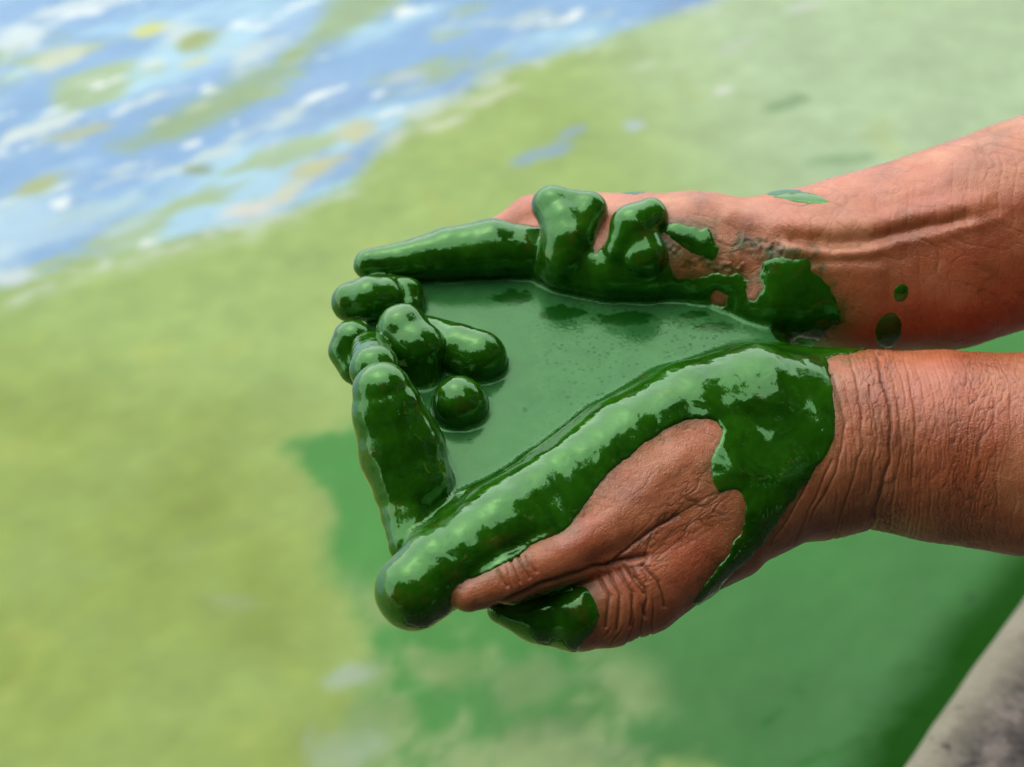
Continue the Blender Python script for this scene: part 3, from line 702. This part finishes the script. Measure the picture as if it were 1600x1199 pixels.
attr(me, 'film', np.r_[film, np.zeros(len(body_V) - len(film))]); attr(me, 'folds_and_mud', np.r_[folds_and_mud, np.zeros(len(body_V) - len(folds_and_mud))])
person = link('person', me, M_SKIN, label='person with two bare arms reaching in and hands cupped together, holding green algae', category='person')
link('shirt', make_mesh('shirt', sv / MM, sf), M_SHIRT, person)
link('trousers', make_mesh('trousers', pv / MM, pf), M_PANTS, person)
right_shoe = (hv[hf].mean(1)[:, 1] > -180)
for s_ in (right_shoe, ~right_shoe): link('shoe', make_mesh('shoe', hv / MM, hf[s_]), M_BARK, person)
link('hair', make_mesh('hair', rv / MM, rf), M_HAIR, person)

# ------------------------------------------------------------------ slime and liquid
V, F = surface_nets(A_all, FD.lo, VOX)
V = relax(V, F, 4); Nn = grid_normals(A_all, V); F = fix_faces(V, F, Nn)
deep = sample(S_body, V) < -4.5
inside = (height(V) < -14) & (sample(S_body, V) > 3) & (Nn[:, 2] > .2)
F = F[~deep[F].all(1)]
V2, F = subdivide(V, F); V = relax(V2, F, 2); Nn = grid_normals(A_all, V)
hgt = height(V); flat = (np.abs(hgt) < 5) & (sample(A_coat, V) > 2)
V = V + Nn * ((.4 * fbm(V, 16, 3, 201) * ~flat)[:, None])
px, py = to_px(V); near_v = sample(C_near, V) < np.minimum(sample(C_far, V), sample(C_dig, V)); dig_v = sample(C_dig, V) < sample(C_far, V)
fl = flat[F].mean(1) > .6; fn = near_v[F].mean(1) > .5
cx, cy = px[F].mean(1), py[F].mean(1)
drop_id = np.full(len(F), -1); cw = V[F][:, :, 2].mean(1); gone = np.zeros(len(F), bool)
for i, d in enumerate(DROPS):
    drop_id[(np.abs(cx - d[0]) < d[2] + 7) & (np.abs(cy - d[1]) < d[3] + 6) & ~fn & ~fl & ~(dig_v[F].mean(1) > .5)] = i
for i in (2, 3):
    gone |= (drop_id == i) & (cw > 235)
F = F[~gone]; fl = fl[~gone]; fn = fn[~gone]; drop_id = drop_id[~gone]
W = to_world(V)
tri = W[F]; fnm = np.cross(tri[:, 2] - tri[:, 0], tri[:, 3] - tri[:, 1])
vn = np.stack([sum(np.bincount(F[:, k], fnm[:, i], len(W)) for k in range(4)) for i in range(3)], 1); vn /= np.linalg.norm(vn, axis=1, keepdims=True) + 1e-12
grain = sstep(800, 900, px) * (.6 + .4 * vnoise(V, 60, 7))
clot_reflection = np.zeros(len(V), np.float32)  # larger spots paint in the lumps' dark reflections; the rest are clots
for (ex, ey, rx, ry) in [(801, 466, 32, 13), (880, 489, 38, 11), (978, 498, 46, 12), (1085, 492, 26, 6), (1120, 512, 34, 8), (735, 690, 5, 4), (820, 640, 4, 4)]:
    clot_reflection = np.maximum(clot_reflection, sstep(1.15, .75, np.sqrt(((px - ex) / rx) ** 2 + ((py - ey) / ry) ** 2) + .55 * fbm(V, 12, 3, 221)))
def piece(name, sel, m, parent=None, **props):
    f = F[sel]; u = np.unique(f); rm = np.full(len(W), -1); rm[u] = np.arange(len(u))
    me = make_mesh(name, W[u], rm[f]); attr(me, 'grain', grain[u]); attr(me, 'clot_reflection', clot_reflection[u])
    me.normals_split_custom_set_from_vertices(vn[u])
    return link(name, me, m, parent, **props)
sl_ = link('algae_slurry', None, label='thick green algae slurry pooled in the cupped hands and coating the fingers', category='algae')
piece('liquid_pool', fl & (drop_id < 0), M_POOL, sl_, label='smooth pale green liquid filling the cupped hands')
piece('slime_coat', fn & ~fl & (drop_id < 0), M_SLIME, sl_, label='glossy green slime along the nearer thumb and wrist')
piece('slime_coat', ~fn & ~fl & (drop_id < 0), M_SLIME, sl_, label='glossy green slime over the fingertips and the farther palm')
for i, (nm, lb) in enumerate([('algae_streak', 'thin green algae streak on top of the farther wrist'), ('algae_fleck', 'small green algae fleck on top edge of the farther hand'),
                              ('algae_drop', 'small round green algae drop on the inside of the farther forearm'), ('algae_patch', 'dark oval algae patch low on the farther forearm')]):
    if (drop_id == i).any(): piece(nm, drop_id == i, M_SLIME, None, label=lb, category='algae')

# ------------------------------------------------------------------ the tree that leans over the bank behind the observer
def tree():
    t = link('shade_tree', None, label='leafy tree on the bank overhanging the water behind the observer', category='tree')
    bm = bmesh.new()
    def limb(pts, rs, n=8):
        rings = []
        for p, r in zip(pts, rs):
            rings.append([bm.verts.new((p[0] + r * math.cos(6.2832 * k / n), p[1] + r * math.sin(6.2832 * k / n), p[2])) for k in range(n)])
        for a, b in zip(rings[:-1], rings[1:]):
            for k in range(n): bm.faces.new((a[k], a[(k + 1) % n], b[(k + 1) % n], b[k]))
    limb([(1.3, -2.4, .05), (1.25, -2.35, .6), (1.1, -2.2, 1.5), (.9, -2.0, 2.4), (.7, -1.8, 3.4)], [.22, .17, .14, .11, .06])
    for q in [(-1.6, -1.2, 3.4), (2.4, -.6, 3.3), (2.7, .9, 3.2), (0, -1.3, 3.0), (-.6, -2.6, 3.6), (1.0, -1.1, 3.1)]:
        s = np.array([.95, -2.05, 2.2]); e = np.array(q); limb([s, (s + e) / 2 + [0, 0, .2], e], [.07, .045, .015], 6)
    me = bpy.data.meshes.new('trunk'); bm.to_mesh(me); bm.free(); link('trunk', me, M_BARK, t)
    n = 46000
    rng = np.random.default_rng(3)
    cl = np.array([(rng.uniform(-3.0, 3.4), rng.uniform(-4.0, -.8), rng.uniform(2.3, 3.9), rng.uniform(.35, .75)) for _ in range(120)])
    cl = np.concatenate([cl, np.array([(rng.uniform(-3.2, -1.0), rng.uniform(-3.2, -1.2), rng.uniform(.7, 2.6), rng.uniform(.4, .7)) for _ in range(45)]), np.array([(rng.uniform(1.3, 3.6), rng.uniform(-.8, 1.7), rng.uniform(2.0, 3.8), rng.uniform(.4, .75)) for _ in range(50)])])  # extra drooping and right-hand leaf clusters, added to block sky light
    w_ = cl[rng.integers(0, len(cl), n)]
    d = rng.normal(size=(n, 3)); d /= np.linalg.norm(d, axis=1, keepdims=True)
    c = w_[:, :3] + d * (w_[:, 3] * rng.uniform(.3, 1, n) ** .5)[:, None]
    a = rng.normal(size=(n, 3)); a /= np.linalg.norm(a, axis=1, keepdims=True)
    b = np.cross(a, rng.normal(size=(n, 3))); b /= np.linalg.norm(b, axis=1, keepdims=True)
    L = rng.uniform(.07, .13, n)[:, None]
    V = np.stack([c - a * L, c + b * L * .5, c + a * L, c - b * L * .5], 1).reshape(-1, 3)
    link('crown', make_mesh('crown', V, np.arange(4 * n).reshape(-1, 4), False), M_LEAF, t)
tree()
def shrub(x, y, r, h, label, seed):  # unseen shrubs, added to darken reflections and shade the fronts of the hands
    t = link('added_shrub', None, label=label, category='shrub', group='unseen shrubs added behind the observer to block light')
    t.location = (x, y, BANK_H); rng = np.random.default_rng(seed); n = 7000
    bm = bmesh.new()
    for k in range(5):
        a = k * 1.26; d = Vector((math.cos(a) * .25 * r, math.sin(a) * .25 * r, h * .75)); p = Vector((math.cos(a) * .05, math.sin(a) * .05, -.05))
        q = d.normalized().orthogonal() * .02
        vs = [bm.verts.new(p + Matrix.Rotation(6.2832 * i / 5, 3, d) @ q) for i in range(5)]; top = bm.verts.new(p + d)
        for i in range(5): bm.faces.new((vs[i], vs[(i + 1) % 5], top))
    me = bpy.data.meshes.new('stem'); bm.to_mesh(me); bm.free(); link('stem', me, M_BARK, t)
    d = rng.normal(size=(n, 3)); d /= np.linalg.norm(d, axis=1, keepdims=True); d *= rng.uniform(.55, 1.05, (n, 1))
    c = d * [r, r, h * .52] + [0, 0, h * .52]
    a = rng.normal(size=(n, 3)); a /= np.linalg.norm(a, axis=1, keepdims=True)
    b = np.cross(a, rng.normal(size=(n, 3))); b /= np.linalg.norm(b, axis=1, keepdims=True); L = rng.uniform(.05, .09, (n, 1))
    V = np.stack([c - a * L, c + b * L * .5, c + a * L, c - b * L * .5], 1).reshape(-1, 3)
    link('crown', make_mesh('crown', V, np.arange(4 * n).reshape(-1, 4), False), M_LEAF, t)
for i, (x, y, r, h) in enumerate([(-.7, -1.9, .8, 3.0), (.05, -1.75, .75, 3.1), (.75, -2.0, .85, 3.1), (1.7, -1.6, .85, 3.0), (2.5, -.6, .8, 2.8), (2.9, .8, .9, 2.6)]):
    shrub(x, y, r, h, ['leftmost', 'second from left', 'third from left', 'third from right', 'second from right', 'rightmost'][i] + ' of the unseen leafy shrubs added to block sky light', 50 + i)
